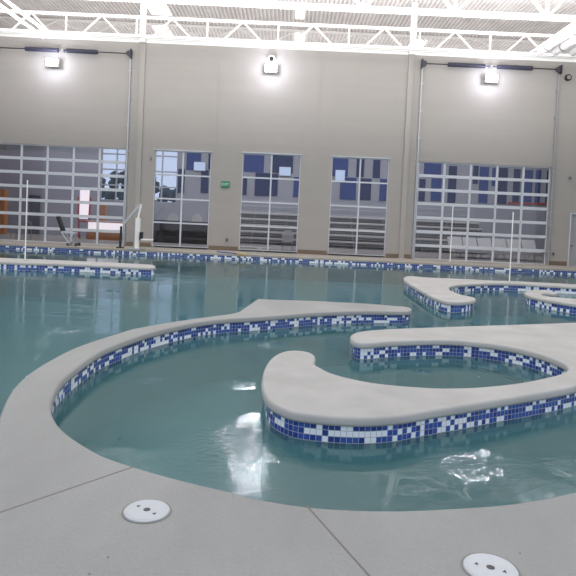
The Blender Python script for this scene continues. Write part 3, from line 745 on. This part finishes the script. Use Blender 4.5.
# ------------------------------------------------------------ pool lift beside the left door
b = ground(137, 249.5, DZ)
r = empty('pool_lift', (b.x, b.y, DZ), 'grey pool lift with slanted arm on the far deck, left of the tall windows', 'pool lift')
bm = bmesh.new(); box(bm, -.28, -.3, 0, .28, .3, .05); obj('base_plate', bm, GALV, r)
bm = bmesh.new(); box(bm, -.09, -.09, .05, .09, .09, 1.35); obj('mast', bm, WHITE, r)
bm = bmesh.new(); bar(bm, (.08, 0, 1.95), (-.62, 0, 1.05), .09, .08); obj('boom', bm, GALV, r)
bm = bmesh.new(); tube(bm, [(0, 0, 1.35), (.1, 0, 1.95)], .045, 8); obj('actuator', bm, WHITE, r)
bm = bmesh.new(); box(bm, .2, -.25, .42, .65, .2, .47); obj('seat', bm, WHITE, r)
bm = bmesh.new(); box(bm, .14, -.25, .42, .19, .2, .75); box(bm, .14, -.25, .68, .3, -.2, .72); obj('seat_back', bm, BLACK, r)
bm = bmesh.new(); tube(bm, [(.05, 0, .42), (.2, 0, .42)], .03, 6); tube(bm, [(.62, -.1, .42), (.75, -.2, .12), (.9, -.2, .10)], .022, 6); obj('footrest', bm, GALV, r)
b = ground(120, 248, DZ)
r = empty('control_stand', (b.x, b.y, DZ), 'short black stand in front of the right track of the left overhead door', 'stand')
bm = bmesh.new(); disc(bm, (0, 0, 0), .17, .05, 20); obj('stand_base', bm, BLACK, r)
bm = bmesh.new(); tube(bm, [(0, 0, .05), (.02, 0, .95)], .05, 10); obj('stand_post', bm, BLACK, r)
# inclined hand-cart / frame seen at the left door
b = ground(62, 246.6, DZ)
r = empty('transfer_chair', (b.x, b.y + .9, DZ), 'wheeled white poolside chair with dark slanted back, before the left overhead door', 'chair')
bm = bmesh.new(); bar(bm, (-.55, 0, 1.25), (-.30, 0, .62), .09, .34); obj('slanted_back', bm, BLACK, r)
bm = bmesh.new(); bar(bm, (-.30, 0, .60), (.25, 0, .55), .06, .40); obj('seat', bm, PLASTIC, r)
for s in (-.2, .2):
    bm = bmesh.new(); tube(bm, [(-.32, s, .6), (.05, s, .08)], .025, 6); tube(bm, [(.22, s, .55), (-.05, s, .08), (.35, s, .08)], .025, 6); obj('side_frame', bm, PLASTIC, r)
    for xx in (.0, .33):
        bm = bmesh.new(); tube(bm, [(xx, s - .02, .075), (xx, s + .02, .075)], .073, 14); obj('wheel', bm, BLACK, r)
# stainless grab rails behind the left door
for i, pxx in enumerate((13, 28)):
    b = depth(pxx, 240, 29.6)
    r = empty('grab_rail', (b.x, 29.6, FLZ), 'hooped steel grab rail behind the left overhead door, %s of the pair' % ('left', 'right')[i], 'handrail', 'grab rails behind the left door')
    bm = bmesh.new(); pts = [(-.14, 0, 0), (-.14, 0, .75)] + [(-.14 * math.cos(a * math.pi / 8), 0, .75 + .14 * math.sin(a * math.pi / 8)) for a in range(1, 8)] + [(.14, 0, .75), (.14, 0, 0)]
    tube(bm, pts, .022, 8); obj('hoop', bm, GALV, r, True)
# cleaning pole lying on the far deck
a, b = ground(217, 252.2, DZ), ground(246, 255.2, DZ)
r = empty('cleaning_pole', (a.x, a.y, DZ + .025), 'blue and yellow pole lying on the far deck below the EXIT sign', 'pole')
d = b - a
bm = bmesh.new(); tube(bm, [(0, 0, 0), d * .7], .022, 8); obj('blue_shaft', bm, BLUEP, r)
bm = bmesh.new(); tube(bm, [d * .7, d], .024, 8); obj('yellow_grip', bm, YELLOW, r)
b = ground(259, 254.2, DZ)
r = empty('folding_stand', (b.x, b.y, DZ), 'low grey wire stand on the deck in front of the second tall window', 'stand')
bm = bmesh.new()
for s in (-1, 1): tube(bm, [(s * .30, -.12, 0), (0, 0, .30)], .016, 6); tube(bm, [(s * .30, .12, 0), (0, 0, .30)], .016, 6)
obj('wire_legs', bm, GALV, r)
bm = bmesh.new(); box(bm, -.9, -.03, .295, .5, .03, .32); obj('rail', bm, GALV, r)

# ------------------------------------------------------------ round deck lids
def lid(px, py, rad, rz, lab):
    c = ground(px, py, DZ)
    r = empty('deck_lid', (c.x, c.y, DZ), lab, 'lid', None, rz)
    bm = bmesh.new()
    n = 48; prof = [(rad + .008, .0005), (rad + .007, .004), (rad - .001, .004), (rad - .001, .0005)]
    rings = [[bm.verts.new((q[0] * math.cos(2*math.pi*k/n), q[0] * math.sin(2*math.pi*k/n), q[1])) for k in range(n)] for q in prof]
    for i in range(4):
        for k in range(n): bm.faces.new((rings[i][k], rings[i][(k+1) % n], rings[(i+1) % 4][(k+1) % n], rings[(i+1) % 4][k]))
    obj('sealant_ring', bm, mat('lid_sealant', (.22, .22, .21), .8), r)
    bm = bmesh.new(); disc(bm, (0, 0, 0), rad - .003, .009, 48, 'z', .004); disc(bm, (0, 0, .009), rad - .018, .0015, 48, 'z', .001); obj('cover_disc', bm, PLASTIC, r)
    bm = bmesh.new(); disc(bm, (0, 0, .0105), .019, .0008, 24); obj('centre_hole', bm, mat('hole_shadow_grey', (.07, .07, .075), .7), r)
    for s in (-1, 1):
        bm = bmesh.new(); v = [bm.verts.new((s * .062 + q[0], q[1], z)) for z in (.0105, .0113) for q in ((-.010 * s, -.012), (.011 * s, -.010), (.0, .012))]
        bm.faces.new(v[:3]); bm.faces.new(v[3:])
        for k in range(3): bm.faces.new((v[k], v[(k+1) % 3], v[3 + (k+1) % 3], v[3 + k]))
        obj('finger_hole', bm, BLACK, r)
lid(146.8, 511.5, .123, -.62, 'round white plastic deck lid near lower left, whole')
lid(490.5, 569.5, .126, -.45, 'round white plastic deck lid at lower right, cut off by the frame')
# small rust specks on the concrete
for i, (sx_, sy_) in enumerate(((108, 557.5), (89.5, 574), (520, 553.5))):
    c = ground(sx_, sy_, DZ); bm = bmesh.new(); disc(bm, (0, 0, 0), .005, .002, 7); o = obj('pebble', bm, mat('rust_brown', (.20, .13, .06), .9)); o.location = c
    tag(o, ('tiny brown speck of grit on the deck, below the left lid', 'tiny brown speck of grit at the bottom edge of the deck, left', 'tiny dark speck of grit on the deck near the right lid')[i], 'grit')

a, b = depth(508, 203, FY - .1), depth(546, 206.5, FY - .1)
bm = bmesh.new(); bar(bm, (0, 0, 0), (b.x - a.x, 0, .05), .12, .03); o = obj('red_banner', bm, RED); o.location = (a.x, FY - .09, a.z)
tag(o, 'thin red banner strip along the bottom of the blue panels behind the right door', 'banner')
